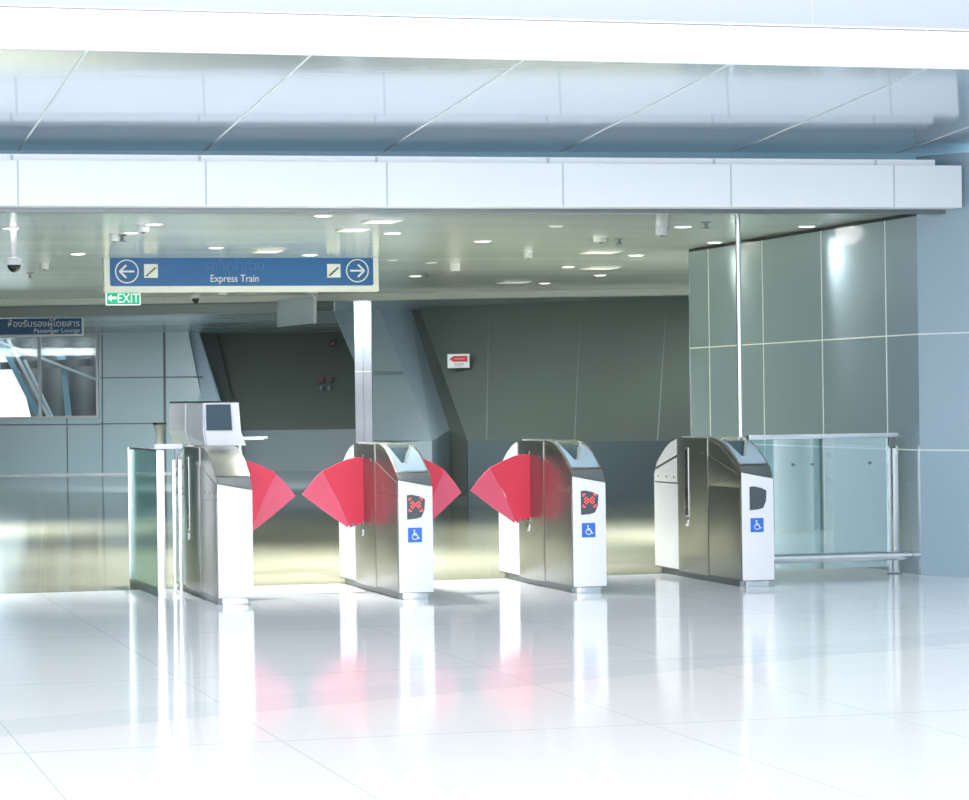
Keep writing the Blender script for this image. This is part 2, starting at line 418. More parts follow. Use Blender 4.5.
hd_ = (gB-gA).normalized()
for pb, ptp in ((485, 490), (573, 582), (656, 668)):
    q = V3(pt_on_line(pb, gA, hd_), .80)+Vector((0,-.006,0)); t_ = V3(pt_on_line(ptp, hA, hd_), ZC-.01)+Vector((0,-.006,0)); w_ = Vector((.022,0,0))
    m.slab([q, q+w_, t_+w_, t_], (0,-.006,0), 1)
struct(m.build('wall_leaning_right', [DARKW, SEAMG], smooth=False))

# far left-hand bay
kA, kB = V3(P(180, 431, 55.9), .82), V3(P(362, 431, 55.2), .82)
quadwall('wall_back_left', [V3(kA, 0), V3(kB, 0), kB, kA], [LEDGE, JOINTD], joints=[(V3(P(241, 400, 55.5), .02)+Vector((0,-.03,0)), V3(P(241, 400, 55.5), .8)+Vector((0,-.03,0)), .03)])
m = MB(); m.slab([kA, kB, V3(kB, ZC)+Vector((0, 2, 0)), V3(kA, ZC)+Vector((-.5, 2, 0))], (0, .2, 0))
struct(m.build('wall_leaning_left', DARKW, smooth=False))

# pale panelled wall at far left with the window
D0 = 54.8
def W(px, py): return P(px, py, D0)
wz = 2.78
m = MB()
def wpan(x0, y0, x1, y1, mi=0):
    m.slab([W(x0, y1), W(x1, y1), W(x1, y0), W(x0, y0)], (0, .25, 0), mi)
m.slab([V3(W(-60, 475), 0), V3(W(205, 475), 0), V3(W(205, 418), W(60, 418).z), V3(W(-60, 418), W(60, 418).z)], (0, .25, 0))
zs, zh = W(60, 418).z, W(60, 335).z
xr = W(99, 400).x
m.slab([Vector((xr, D0, zs)), V3(W(205, 418), zs), V3(W(188, 328), wz), Vector((xr, D0, wz))], (0, .25, 0))
m.slab([V3(W(-60, 335), zh), Vector((xr, D0, zh)), Vector((xr, D0, wz)), V3(W(-60, 335), wz)], (0, .25, 0))
def seam(x0, y0, x1, y1, w=.025):
    a, b = W(x0, y0), W(x1, y1)
    off = Vector((w, 0, 0)) if abs(a.z-b.z) > abs(a.x-b.x) else Vector((0, 0, w))
    m.slab([a, a+off, b+off, b] if off.x else [a, b, b+off, a+off], (0, -.01, 0), 1)
seam(0, 425.5, 100, 425, .025); seam(100, 424.5, 165, 424, .025); seam(100, 378.5, 203, 377.5)
seam(66.5, 426, 67, 474); seam(101.5, 335, 102, 474); seam(163, 332, 164, 474, .05); seam(66, 418, 66.2, 425)
struct(m.build('wall_left', [WALLL, JOINTD], smooth=False))
struct(MB().slab([V3(W(-60, 475), 0)+Vector((0,-.02,0)), V3(W(205, 475), 0)+Vector((0,-.02,0)), V3(W(205, 475), .035)+Vector((0,-.02,0)), V3(W(-60, 475), .035)+Vector((0,-.02,0))], (0, .02, 0)).build('baseboard_left', STEEL_D, smooth=False))

# window
m = MB()
xl = W(-40, 400).x; xm = W(40, 400).x
fw = .05
for a, b in ((xl, xl+fw), (xm-fw/2, xm+fw/2), (xr-fw, xr)):
    m.box(a, b, D0-.06, D0+.1, zs+fw*.7, zh-fw*.7)
m.box(xl, xr, D0-.06, D0+.1, zs, zs+fw*.7); m.box(xl, xr, D0-.06, D0+.1, zh-fw*.7, zh)
win = struct(m.build('window_1', FRAMEG, smooth=False))
MB().box(xl+fw, xr-fw, D0+.0, D0+.012, zs+.05, zh-.05).build('window_pane', GLASSW, win, smooth=False)

# slanting fin with its polished end column, between the two bays
DF = 40.6
def Q(px, py, D=DF): return P(px, py, D)
bt = lambda px, D: V3(P(px, 470, D), 0)
m = MB()
m.slab([Q(432, 441, 40.5), Q(376, 300, 43.0), Q(333, 300, 43.2), Q(333, 312, 43), Q(356, 365, 41.8), Q(362, 441)], (0, .3, 0), 0)
m.slab([bt(362, DF), bt(432, 40.5), Q(432, 441, 40.5), V3(Q(362, 441), .79)], (0, .3, 0), 0)
# seams
m.slab([Q(373, 371.5, 41.55), Q(403, 371.5, 41.55), Q(403, 372.3, 41.55), Q(373, 372.3, 41.55)], (0, -.03, 0), 3)
m.slab([Q(373, 440.6, 40.55), Q(432, 440.6, 40.55), Q(432, 441.4, 40.55), Q(373, 441.4, 40.55)], (0, -.03, 0), 3)
# chamfer facet
T = 41.6
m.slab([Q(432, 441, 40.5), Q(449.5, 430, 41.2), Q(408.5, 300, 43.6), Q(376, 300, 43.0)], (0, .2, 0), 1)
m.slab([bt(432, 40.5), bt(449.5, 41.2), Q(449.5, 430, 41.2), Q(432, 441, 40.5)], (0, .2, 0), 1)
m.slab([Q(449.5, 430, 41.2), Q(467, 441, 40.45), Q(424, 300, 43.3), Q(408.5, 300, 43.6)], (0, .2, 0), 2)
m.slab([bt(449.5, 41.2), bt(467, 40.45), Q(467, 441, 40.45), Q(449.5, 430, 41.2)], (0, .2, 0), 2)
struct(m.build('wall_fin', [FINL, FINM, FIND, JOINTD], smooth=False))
m = MB()
c0, c1 = P(355.5, 400, 39.6), P(372.5, 400, 39.6)
m.box(c0.x, c1.x, 39.5, 39.62, 0, ZC)
cm = (c0.x+c1.x)/2
m.box(cm-.004, cm+.004, 39.492, 39.5, 0, ZC, 1); m.box(c0.x, c1.x, 39.494, 39.5, P(360, 372, 39.5).z-.01, P(360, 372, 39.5).z+.01, 1)
struct(m.build('trim_5', [COLM, JOINT], smooth=False, bevel=.004))

# fin at the far left bay
m = MB()
m.slab([P(183, 326, 56.2), P(197, 326, 56.0), P(226, 418, 54.3), P(226, 431, 54.3), P(205, 431, 54.4), P(203, 418, 54.4)], (0, .15, 0), 0)
m.slab([P(197, 326, 56.3), P(214, 326, 56.6), P(240, 431, 55.0), P(226, 431, 54.6)], (0, .15, 0), 1)  # dark slab standing in for the shadow beside the fin
m.slab([V3(P(205, 431, 54.4), 0), V3(P(226, 431, 54.4), 0), V3(P(226, 431, 54.4), .82), V3(P(205, 431, 54.4), .82)], (0, .15, 0), 2)
struct(m.build('wall_fin_left', [FINM, BULK, LEDGE], smooth=False))

# cornice beam, bulkhead and the two far ends of the ceiling
m = MB()
cA, cB = P(-60, 300, 36.9), P(700, 297, 36.1)
cA = V3(cA, 0); cB = V3(cB, 0)
m.slab([V3(cA, ZC-.085), V3(cB, ZC-.085), V3(cB, ZC-.001), V3(cA, ZC-.001)], (0, .25, 0), 0)
struct(m.build('trim_6', [CEILFR], smooth=False))
cC = V3(pt_on_line(334, cA, (cB-cA).normalized()), 0)
m = MB()
y2 = Vector((0, .27, 0))
m.slab([V3(cA, 2.55)+y2, V3(cC, 2.57)+y2, V3(cC, ZC-.001)+y2, V3(cA, ZC-.001)+y2], (0, .2, 0))
struct(m.build('trim_7', BULK, smooth=False))

# back closing slabs so that no daylight enters above or behind the far walls
m = MB(); m.box(-24, 14, 59.6, 59.9, 0, 0.01)
m = MB(); m.box(-1.8, 16, 44.6, 44.9, 0, ZC)
struct(m.build('wall_far_right', DARKW, smooth=False))
m = MB(); m.box(-6.9, -1.5, 58.2, 58.5, 0, ZC)
struct(m.build('wall_far_left', DARKW, smooth=False))
m = MB(); m.box(R1.x+.02, R1.x+14, R1.y+.1, R1.y+.4, 0, ZC)
struct(m.build('wall_side', WALLR, smooth=False))

m = MB(); m.slab([V3(cl, 0)-ln*.3, Vector((-14.5, 55.2, 0)), Vector((-14.5, 55.2, ZC)), V3(cl, ZC)-ln*.3], (-.3, 0, 0))
struct(m.build('wall_side_left', LEDGE, smooth=False))
m = MB(); m.box(-14.6, W(-60, 400).x, D0, D0+.25, 0, ZC)
struct(m.build('wall_far_end', WALLL, smooth=False))

# outside the far window: sheeting, roof truss, struts
m = MB()
def O(px, py, D=62.0): return P(px, py, D)
m.slab([O(-5, 325), O(125, 325), O(125, 480), O(46, 480), O(20, 372), O(10, 362)], (0, .2, 0))
tag(m.build('sheet_cladding', CORR, smooth=False), 'brown-grey corrugated sheeting seen through the far left window', 'cladding')
rt = empty('roof_truss', P(20, 440, 60.5))
def tb(a, b, w, name, mt=STRUT, D=60.5, t=.12):
    a, b = P(*a, D), P(*b, D); d = (b-a).normalized(); n = Vector((-d.z, 0, d.x))*w/2
    mm = MB(); mm.slab([a-n, b-n, b+n, a+n], (0, t, 0)); o = mm.build(name, mt, rt, smooth=False)
    o.matrix_parent_inverse = Matrix.Translation(rt.location).inverted(); return o
tb((-12, 318), (43, 425), .11, 'diagonal_brace'); tb((0, 325), (60, 440), .05, 'diagonal_brace', SWHITE)
tb((24, 360), (58, 430), .05, 'diagonal_brace', SWHITE, 60.4)
tb((0, 366), (100, 362), .16, 'crossbeam', CORR, 60.7)
tb((-10, 338), (100, 381), .05, 'tie_rod', SWHITE, 60.2, .04)
tag(rt, 'white diagonal steel bracing crossing outside the far left window', 'roof truss')
m = MB()
for a, b, D in (((61, 368, 16), (69, 418, 9), 61),):
    m.loft([[P(54, 350, 60.9), P(65, 352, 60.9), P(65, 352, 61.1), P(54, 350, 61.1)],
            [P(61, 368, 60.9), P(66, 368, 60.9), P(66, 368, 61.1), P(61, 368, 61.1)],
            [P(70, 466.5, 60.9), P(78, 466.5, 60.9), P(78, 466.5, 61.1), P(70, 466.5, 61.1)]])
tag(m.build('branching_strut', STRUT, smooth=False), 'pale blue slanted steel strut standing behind the far left window', 'strut')

# hall on the camera side: right-hand wall with a tall louvred window and a round column (seen mirrored in the glass railing)
HX = 7.0
m = MB()
m.slab([V3(Rh, 0), Vector((HX, 18.6, 0)), Vector((HX, 18.6, 6)), V3(Rh, 6)], (.1, .3, 0))
m.box(HX, HX+.25, 16.35, 18.6, 0, 6); m.box(HX, HX+.25, 4, 15.55, 0, 6); m.box(HX, HX+.25, 15.55, 16.35, 3.2, 6)
struct(m.build('wall_hall_right', WALLL, smooth=False))
m = MB()
for z in [.25*i for i in range(1, 13)]: m.box(HX+.05, HX+.12, 15.55, 16.35, z, z+.035)
m.box(HX, HX+.2, 15.50, 15.56, 0, 3.25); m.box(HX, HX+.2, 16.34, 16.40, 0, 3.25); m.box(HX, HX+.2, 15.5, 16.4, 3.19, 3.26)
struct(m.build('window_2', SWHITE, smooth=False))
m = MB(); m.tube((HX-.45, 15.66, 0), (HX-.45, 15.66, 6), .20, n=32)
struct(m.build('trim_8', FASCIA))

# ================================================================= FARE GATES
L_ = 1.98; HW = 0.118
_H = [(0, .80), (.025, .835), (.06, .868), (.11, .902), (.16, .932), (.27, .990), (.40, 1.040), (.54, 1.068), (.68, 1.078)]
PROF = [(0, .05)]+_H+[(L_-y, z) for y, z in _H[::-1]]+[(L_, .05)]
def prof_z(y):
    p = PROF[1:-1]
    for (a, za), (b, zb) in zip(p, p[1:]):
        if a <= y <= b and b > a: return za+(zb-za)*(y-a)/(b-a)
    return 1.078
FLAPZ = (.465, .975)

def flap(root, side, mid, k=1.0):
    """fan flap: two overlapping leaves coming out of the slot on side -1 (left) or +1 (right)"""
    x0 = side*(HW+.010); y = mid
    inner = [(-.01, .515), (-.01, .975), (.06, .978), (.13, .966), (.21, .935), (.315, .885), (.205, .68), (.115, .465), (.075, .480)]
    outer = [(.10, .50), (.20, .665), (.29, .865), (.315, .883), (.36, .845), (.41, .79), (.47, .715), (.30, .585), (.135, .468)]
    m = MB(); m.slab([Vector((x0+side*a*k, y-.004, z)) for a, z in inner], (0, -.014, 0))
    f = m.build('flap', RED, root, bevel=.003, smooth=False)
    m = MB(); m.slab([Vector((x0+side*a*k, y+.014, z)) for a, z in outer], (0, -.012, 0))
    o = m.build('outer_leaf', PINK, f, bevel=.002, smooth=False); o['label'] = 'paler pink outer leaf'
    m = MB(); m.tube((x0+side*.095, y-.019, .487), (x0+side*.095, y-.03, .487), .012)
    m.build('pivot_pin', STEEL_D, f)

def gate(px, py, label, left=False, right=False, disp=None, sticker=True, hood='reader'):
    base = floorp(px, py)
    root = empty('fare_gate', (base.x, base.y, 0), YAW)
    # local frame: y=0 at the front face
    m = MB(); m.slab([(-HW, y, z) for y, z in PROF], (2*HW, 0, 0))
    m.build('body', STEEL, root, bevel=.004)
    # mid housings on both sides, slightly bowed
    for s in (-1, 1):
        y0, y1 = (.72, 1.42) if s < 0 else (L_-1.42, L_-.72)
        n = 8; rings = []
        out = [(y0+(y1-y0)*i/n, .006+.016*math.sin(math.pi*i/n)) for i in range(n+1)]
        bot = [(s*(HW-.01), y0)]+[(s*(HW+o), y) for y, o in out]+[(s*(HW-.01), y1)]
        m = MB(); m.loft([[Vector((x, y, z)) for x, y in bot] for z in (.045, 1.0745)])
        h = m.build('flap_housing', STEEL, root, bevel=.002)
        has = (s < 0 and left) or (s > 0 and right); ys = 1.15 if s < 0 else L_-1.15
        if has: ys -= .07
        xs = s*(HW+.021)
        m = MB(); m.box(min(xs, xs+s*.004), max(xs, xs+s*.004), ys-.045, ys+.045, .47, 1.0); m.build('slot_trim', STEEL if (s < 0 and left) or (s > 0 and right) else STEEL_B, h, smooth=False)
        m = MB(); m.box(min(xs, xs+s*.006), max(xs, xs+s*.006), ys-.028, ys+.028, .485, .985); m.build('slot', BLACK, h, smooth=False)
        m = MB(); m.box(min(xs, xs+s*.006), max(xs, xs+s*.006), ys-.03, ys+.03, .40, .45); m.build('lock_plate', STEEL_B, h, bevel=.002)
        for yy in (y0+.10, y1-.10):
            m = MB(); m.tube((s*(HW+.012), yy, .96), (s*(HW+.019), yy, .96), .012); m.build('screw', STEEL_D, h)
        if has: flap(root, s, ys-.035, .84 if (s > 0 and left) else .94 if s > 0 else .99)
    # side panels with slanting seam and screws
    for s in (-1, 1):
        for rear in (False, True):
            fy = (lambda y: L_-y) if rear else (lambda y: y)
            white = rear == (s < 0)
            pts = [(0.012, .055), (.012, .714), (.70, .714), (.70, .055)]
            q = [Vector((s*(HW+.001), fy(y), z)) for y, z in pts]
            m = MB(); m.slab(q, (s*.006, 0, 0))
            # upper cheek plate
            m.slab([Vector((s*(HW+.001), fy(y), z)) for y, z in [(.012, .725), (.012, .79), (.03, .815), (.70, .95), (.70, .725)]], (s*.005, 0, 0))
            if white:
                arch = [(.045, .838), (.06, .862), (.11, .896), (.16, .926), (.27, .984), (.40, 1.034), (.54, 1.062), (.70, 1.072), (.70, .972)]
                m.slab([Vector((s*(HW+.001), fy(y), z)) for y, z in arch], (s*.004, 0, 0))
            pn = m.build('side_panel', WHITE if white else STEEL, root, bevel=.0015)
            if white: pn['label'] = 'white side panel'
            for yy in (.10, .30, .48):
                m = MB(); m.tube((s*(HW+.005), fy(yy), .765), (s*(HW+.009), fy(yy), .765), .009, n=10); m.build('screw', STEEL_D, pn)
    # white end panels
    for rear in (False, True):
        y0 = L_+.002 if rear else -.012
        a, b = (.785, .835) if rear else (.835, .785)
        m = MB(); m.slab([(-HW-.004, y0, .05), (HW+.004, y0, .05), (HW+.004, y0, b), (-HW-.004, y0, a)], (0, .010, 0))
        ep = m.build('end_panel', WHITE, root, bevel=.003)
        ep['label'] = 'white end panel'
        if not rear: front = ep
    # hood: steel band and sloping reader
    for rear in (False, True):
        fy = (lambda y: L_-y) if rear else (lambda y: y)
        a, b = (.79, .84) if rear else (.84, .79)
        m = MB()
        r0 = [(-HW-.003, -.010, a), (HW+.003, -.010, b), (HW+.003, .03, b), (-HW-.003, .03, a)]
        r1 = [(-HW-.003, .055, .882), (HW+.003, .055, .882), (HW+.003, .12, .882), (-HW-.003, .12, .882)]
        if rear: r0 = [(x, L_-y, z) for x, y, z in r0]; r1 = [(x, L_-y, z) for x, y, z in r1]
        m.loft([r0, r1])
        pr = [(.06, .886)]+[(y, z+.007) for y, z in _H[3:]]+[(.68, 1.06), (.40, 1.01), (.12, .88)]
        m.slab([(-HW-.002, fy(y), z) for y, z in pr], (2*HW+.004, 0, 0))
        hd = m.build('hood', STEEL, root, bevel=.003)
        if hood == 'reader' and not rear:
            def S(u, t, h=0.0):      # u across -1..1, t along the slope 0..1
                y = .075+.44*t
                return Vector((u*HW, y, prof_z(y)+.008+h))
            def plate(rows, h0, h1, nm, mt):
                R = [(t, a, b) for t, a, b in rows]; rr = []
                for (t, a, b), (t2, a2, b2) in zip(R, R[1:]):
                    for k in range(3): q = k/3; rr.append((t+(t2-t)*q, a+(a2-a)*q, b+(b2-b)*q))
                rr.append(R[-1])
                m = MB(); m.loft([[S(a, t, h0), S(b, t, h0), S(b, t, h1), S(a, t, h1)] for t, a, b in rr])
                return m.build(nm, mt, hd)
            plate([(.02, -.84, .90), (.5, -.86, .86), (.8, -.84, .74), (.98, -.80, .58)], -.004, .006, 'reader_plate', READER)
            plate([(.22, -.46, -.30), (.5, -.64, .18), (.75, -.74, .52), (.95, -.72, .58)], .003, .009, 'screen', SCREEN)
            plate([(.18, -.36, -.24), (.5, .12, .26), (.75, .50, .62), (.90, .58, .70)], .003, .012, 'reader_lip', STEEL_B)
    # plinth: continuous dark skirt plus a bright foot at each end
    m = MB(); m.box(-HW+.012, HW-.012, .10, L_-.10, 0.0, .055); m.build('plinth', STEEL_D, root, smooth=False)
    for y0 in (.015, L_-.135):
        m = MB(); m.box(-HW+.03, HW-.03, y0, y0+.12, 0, .05); m.build('foot', STEEL_B, root, bevel=.002)
    m = MB(); m.box(-HW-.004, HW+.004, -.008, L_+.008, .045, .056); m.build('bottom_rim', STEEL_D, root, smooth=False)
    # front display and access sticker
    if disp:
        fr = -.012
        pts = [(x-.018, z+.025) for x, z in [(-.045, .535), (-.045, .705), (-.01, .708), (.045, .695), (.085, .675), (.080, .60), (.058, .55), (.02, .54)]]
        m = MB(); m.slab([(x, fr, z) for x, z in pts], (0, -.006, 0)); dp = m.build('display', DISP, front, bevel=.001, smooth=False)
        if disp == 'x':
            m = MB(); fm = frame(-.001, fr-.0065, .662)
            k = .0112
            cells = [(a*p, b*q) for a, b in ((4,4),(3,4),(4,3),(3,1),(2,2),(1,1),(2,0)) for p in (-1,1) for q in (-1,1)]+[(0,0)]
            for i, j in cells:
                m.strip([(i*k-k*.32, j*k), (i*k+k*.32, j*k)], k*.62, fm, .002)
            c = m.build('cross_symbol', LED, dp, smooth=False); c['label'] = 'lit red LED cross'
    if sticker:
        m = MB(); m.box(-.058, .042, -.0145, -.012, .400, .502); st = m.build('access_sticker', ACCESS, front, smooth=False)
        st['label'] = 'blue wheelchair sticker'
        m = MB(); fm = frame(-.009, -.0147, .451); k = .042/10
        pl = lambda L: [(x*k, z*k) for x, z in L]
        m.strip(arc(-1*k, 7.2*k, .8*k, 0, 360, 14), 1.6*k, fm, .001)
        m.strip(pl([(-1, 5), (-.6, .2), (4, -.2), (6, -5.4), (8, -4.8)]), 1.5*k, fm, .001)
        m.strip(pl([(-.8, 2.8), (3.2, 2.6)]), 1.2*k, fm, .001)
        m.strip(arc(0.2*k, -2.8*k, 4.6*k, 115, 345, 18), 1.4*k, fm, .001)
        m.build('wheelchair_symbol', SWHITE, st, smooth=False)
    return tag(root, label, 'ticket gate', 'fare gates in a row')

G1 = gate(236, 605, 'steel and white fare gate carrying a screen cabinet, red flap only on its right', right=True, disp=None, sticker=False, hood='plain')
G2 = gate(416.5, 599.5, 'steel fare gate with red flaps on both sides and lit red cross', left=True, right=True, disp='x')
G3 = gate(590, 593.4, 'steel fare gate with a single red flap on its left and lit red cross', left=True, disp='x')
G4 = gate(758.3, 587, 'steel fare gate with no flap out and unlit display, beside the glass railing', disp='off')

# ---- screen cabinet on the first gate
zb = 1.085
z1, z2 = 1.185, 1.392
def pd(px, D): p = P(px, 430, D); return (p.x, p.y)
top = [pd(205, 20.05), pd(239, 19.98), pd(236, 20.9), pd(170, 21.3)]
midr = [pd(205, 20.05), pd(241, 19.98), pd(239, 20.9), pd(168.5, 21.3)]
bot = [pd(207, 20.02), pd(246, 19.9), pd(243, 20.9), pd(173, 21.3)]
# keep it over the gate: taper the underside onto the gate top
root = empty('screen_cabinet', (P(215, 430, 20.4).x, 20.5, zb))
def inroot(o, r=root):
    o.matrix_parent_inverse = Matrix.Translation(r.location).inverted(); return o
lv = [(bot, zb), (midr, z1), (top, z2)]
m = MB(); m.loft([[Vector((x, y, z)) for x, y in r] for r, z in lv])
inroot(m.build('body', WHITE, root, bevel=.006))
def lerp2(a, b, t): return (a[0]+(b[0]-a[0])*t, a[1]+(b[1]-a[1])*t)
# left side panels
for t0, t1 in ((.03, .485), (.515, .97)):
    rings = []
    q = []
    for r, z in lv: q.append((lerp2(r[0], r[3], t0), lerp2(r[0], r[3], t1), z))
    m = MB()
    for (a, b, z), (c, d, zz) in zip(q, q[1:]):
        n = Vector((-.006, -.004, 0))
        m.slab([Vector((*a, z)), Vector((*b, z)), Vector((*d, zz)), Vector((*c, zz))], n)
    inroot(m.build('side_panel', SILVER, root, smooth=False))
m = MB()
a, b = lerp2(midr[0], midr[1], .04), lerp2(midr[0], midr[1], .76); c, d = lerp2(top[0], top[1], .04), lerp2(top[0], top[1], .76)
m.slab([Vector((*a, z1+.01)), Vector((*b, z1+.01)), Vector((*d, z2-.012)), Vector((*c, z2-.012))], (0, -.010, 0))
s_ = inroot(m.build('screen', SCREEN, root, smooth=False)); s_['label'] = 'dark glass screen'
m = MB(); m.loft([[Vector((x, y, z)) for x, y in top] for z in (z2, z2+.012)]); inroot(m.build('lid', BLACK, root, smooth=False))
tag(root, 'white cabinet with a dark screen and silver side panels standing on the leftmost gate', 'cabinet')

# shelf and flared bin behind
sh = empty('side_shelf', (P(252, 438, 22.6).x, 22.6, 0))
def sl(name, f, mt, root, bevel=0):
    m = MB(); f(m); o = m.build(name, mt, root, bevel=bevel); return inroot(o, root)
pz = P(250, 437, 22.6).z
sl('shelf_top', lambda m: m.box(P(232, 437, 22.6).x, P(266, 437, 22.6).x, 22.4, 22.8, pz-.02, pz), READER, sh, .004)
sl('leg', lambda m: m.tube((P(240, 437, 22.6).x, 22.6, 0), (P(240, 437, 22.6).x, 22.6, pz-.02), .02), STEEL_B, sh)
sl('base_plate', lambda m: m.tube((P(240, 437, 22.6).x, 22.6, 0), (P(240, 437, 22.6).x, 22.6, .012), .09), STEEL_B, sh)
tag(sh, 'thin pale shelf on a post jutting out behind the screen cabinet', 'shelf')
DB = 27.0
bx = P(159.5, 430, DB).x; bzt = P(159, 422.5, DB).z
bn = empty('pedestal_ashtray', (bx, DB, 0))
m = MB(); m.lathe([(.040, 0), (.040, .02), (.034, .05), (.034, .7), (.055, .98), (.042, 1.0), (.036, bzt-.12), (.045, bzt-.07), (.062, bzt-.02)]); m.build('bowl_stand', ASH, bn)
m = MB(); m.lathe([(.066, bzt-.02), (.068, bzt), (.05, bzt)]); m.build('rim', BLACK, bn)
tag(bn, 'slim flared grey metal pedestal with black rim behind the left glass panel', 'ashtray')

# ================================================================= GLASS BARRIERS
A = floorp(162, 597.5); B = floorp(132, 585.5)
dirb = (V3(B, 0)-V3(A, 0)); Lb_ = dirb.length; ang = math.atan2(-dirb.x, dirb.y)
gb = empty('glass_barrier', (A.x, A.y, 0), ang)
m = MB(); m.box(-.028, .028, -.012, .012, 0, 1.055); m.build('post', STEEL_B, gb, bevel=.003)
m = MB(); m.box(-.020, .020, Lb_-.01, Lb_+.012, 0, 1.06); m.build('post', STEEL_B, gb, bevel=.003)
m = MB(); m.box(-.006, .006, .012, Lb_-.01, .05, 1.05); m.build('glass_panel', GLASSL, gb, smooth=False)
m = MB(); m.box(-.018, .018, .012, Lb_-.01, 0, .05); m.build('bottom_rail', STEEL_D, gb, smooth=False)
m = MB(); m.box(-.012, .012, .012, Lb_-.01, 1.048, 1.062); m.build('top_rail', STEEL_D, gb, smooth=False)
tag(gb, 'tall glass panel between steel posts at the left end of the gate row', 'glass barrier')
B2 = floorp(178.5, 597)
bp_ = empty('barrier_post', (B2.x, B2.y, 0), YAW)
for x in (-.022, .022):
    m = MB(); m.box(x-.012, x+.012, -.01, .01, .012, .985); m.build('bar', STEEL_B, bp_, bevel=.002)
m = MB(); m.box(-.045, .045, -.03, .03, 0, .012); m.build('base_plate', STEEL_B, bp_, bevel=.002)
m = MB(); m.box(-.012, .012, -.014, .014, .93, 1.066); m.build('bracket', STEEL_D, bp_, bevel=.002)
m = MB(); m.box(-.160, .04, -.018, .022, 1.066, 1.10); m.build('top_rail', WHITE, bp_, bevel=.003)
tag(bp_, 'twin-bar steel post with a short white top rail between glass panel and first gate', 'post')

PE = floorp(895, 574)
rb = empty('glass_railing', (PE.x, PE.y, 0), YAW)
Lr = 1.19
for x0, x1 in ((-.050, -.026), (-.012, .034)):
    m = MB(); m.box(x0, x1, -.012, .012, 0, .99); m.build('post', STEEL_B, rb, bevel=.003)
m = MB(); m.box(-.040, .012, -.016, .016, .97, 1.055); m.build('bracket', STEEL_D, rb, bevel=.002)
m = MB(); m.box(-Lr, .03, -.03, .03, 1.055, 1.09); m.build('top_rail', STEEL_B, rb, bevel=.006)
m = MB(); m.box(-Lr, -.052, -.006, .006, .06, 1.052); gp = m.build('glass_panel', GLASS, rb, smooth=False)
for x in (-.83, -.67, -.20):
    m = MB(); m.tube((x, -.006, .86), (x, -.014, .86), .012, n=12); m.build('glass_fixing', STEEL_D, gp)
m = MB(); m.tube((-Lr, -.045, .145), (.112, -.045, .145), .034); m.build('lower_rail', STEEL_B, rb)
m = MB(); m.box(-.055, .04, -.03, .03, 0, .01); m.build('base_plate', STEEL_D, rb, smooth=False)
tag(rb, 'glass railing with steel top and lower rails between last gate and right wall', 'glass railing')

m = MB(); pp = Vector((1.945, 21.3, 0)); m.tube(pp, V3(pp, ZC), .021)
tag(m.build('steel_pole', STEEL_B), 'slender pale pole rising to the ceiling behind the rightmost fare gate', 'pole')

# ================================================================= SIGNS
DS = 27.0
def wid(px0, px1, D): return abs(px1-px0)/F*D
c = P(241, 275, DS)
sg = empty('hanging_sign', (c.x, c.y, c.z), YAW)
kx = DS/F/math.cos(YAW)*1.0
def sx_(px): return (px-241)*kx*(1+ (px-241)*math.tan(YAW)/F)
def sz_(py): return -(py-275)*DS/F
xl_, xr_ = sx_(107), sx_(375)
zt_, zb_ = sz_(257.5), sz_(292)
m = MB(); m.box(xl_, xr_, -.03, .10, zb_, zt_); m.build('sign_box', SWHITE, sg, bevel=.01)
m = MB()
rr = .05; x0, x1, z0, z1_ = sx_(112.5), sx_(369.5), sz_(286), sz_(257.8)
m.slab([(x0+rr*.3, -.03, z0), (x1-rr*.3, -.03, z0), (x1, -.03, z0+rr*.3), (x1, -.03, z1_), (x0, -.03, z1_), (x0, -.03, z0+rr*.3)], (0, -.006, 0))
fc = m.build('blue_face', BLUE, sg, smooth=False)
def arrow(cx, cz, s, par):
    m = MB(); fm = frame(cx, -.036, cz)
    m.strip(arc(0, 0, .108, 0, 360, 36), .012, fm, .002)
    m.strip([(-.062*s*-1, 0), (.062*s*-1*-1*-1, 0)] if False else [(-s*-.068, 0), (-s*.062, 0)], .018, fm, .002)
    m.strip([(-s*.008, .058), (-s*.068, 0), (-s*.008, -.058)], .018, fm, .002)
    m.build('arrow_symbol', SWHITE, par, smooth=False)
arrow(sx_(129), sz_(271.5), 1, fc)
arrow(sx_(354), sz_(271), -1, fc)
for px in (152.5, 331):
    cx, cz = sx_(px), sz_(271)
    m = MB(); m.box(cx-.066, cx+.066, -.039, -.036, cz-.066, cz+.066); t = m.build('stairs_pictogram', SWHITE, fc, smooth=False)
    m = MB(); fm = frame(cx, -.0392, cz)
    st = []
    for i in range(5): st += [(-.05+.02*i, -.045+.018*i), (-.03+.02*i, -.045+.018*i)]
    m.strip(st, .010, fm, .001); m.build('stairs_symbol', BLACK, t, smooth=False)
lettering('lettering', 'Express Train', .100, SWHITE, fc, (sx_(210), -.037, sz_(282)), sx=.86)
fl = lettering('faded_lettering', 'รถไฟฟ้าด่วน', .12, FADED, fc, (sx_(205), -.037, sz_(270)), sx=1.0)
tag(sg, 'long blue and white hanging sign reading Express Train with two circled arrows', 'sign')
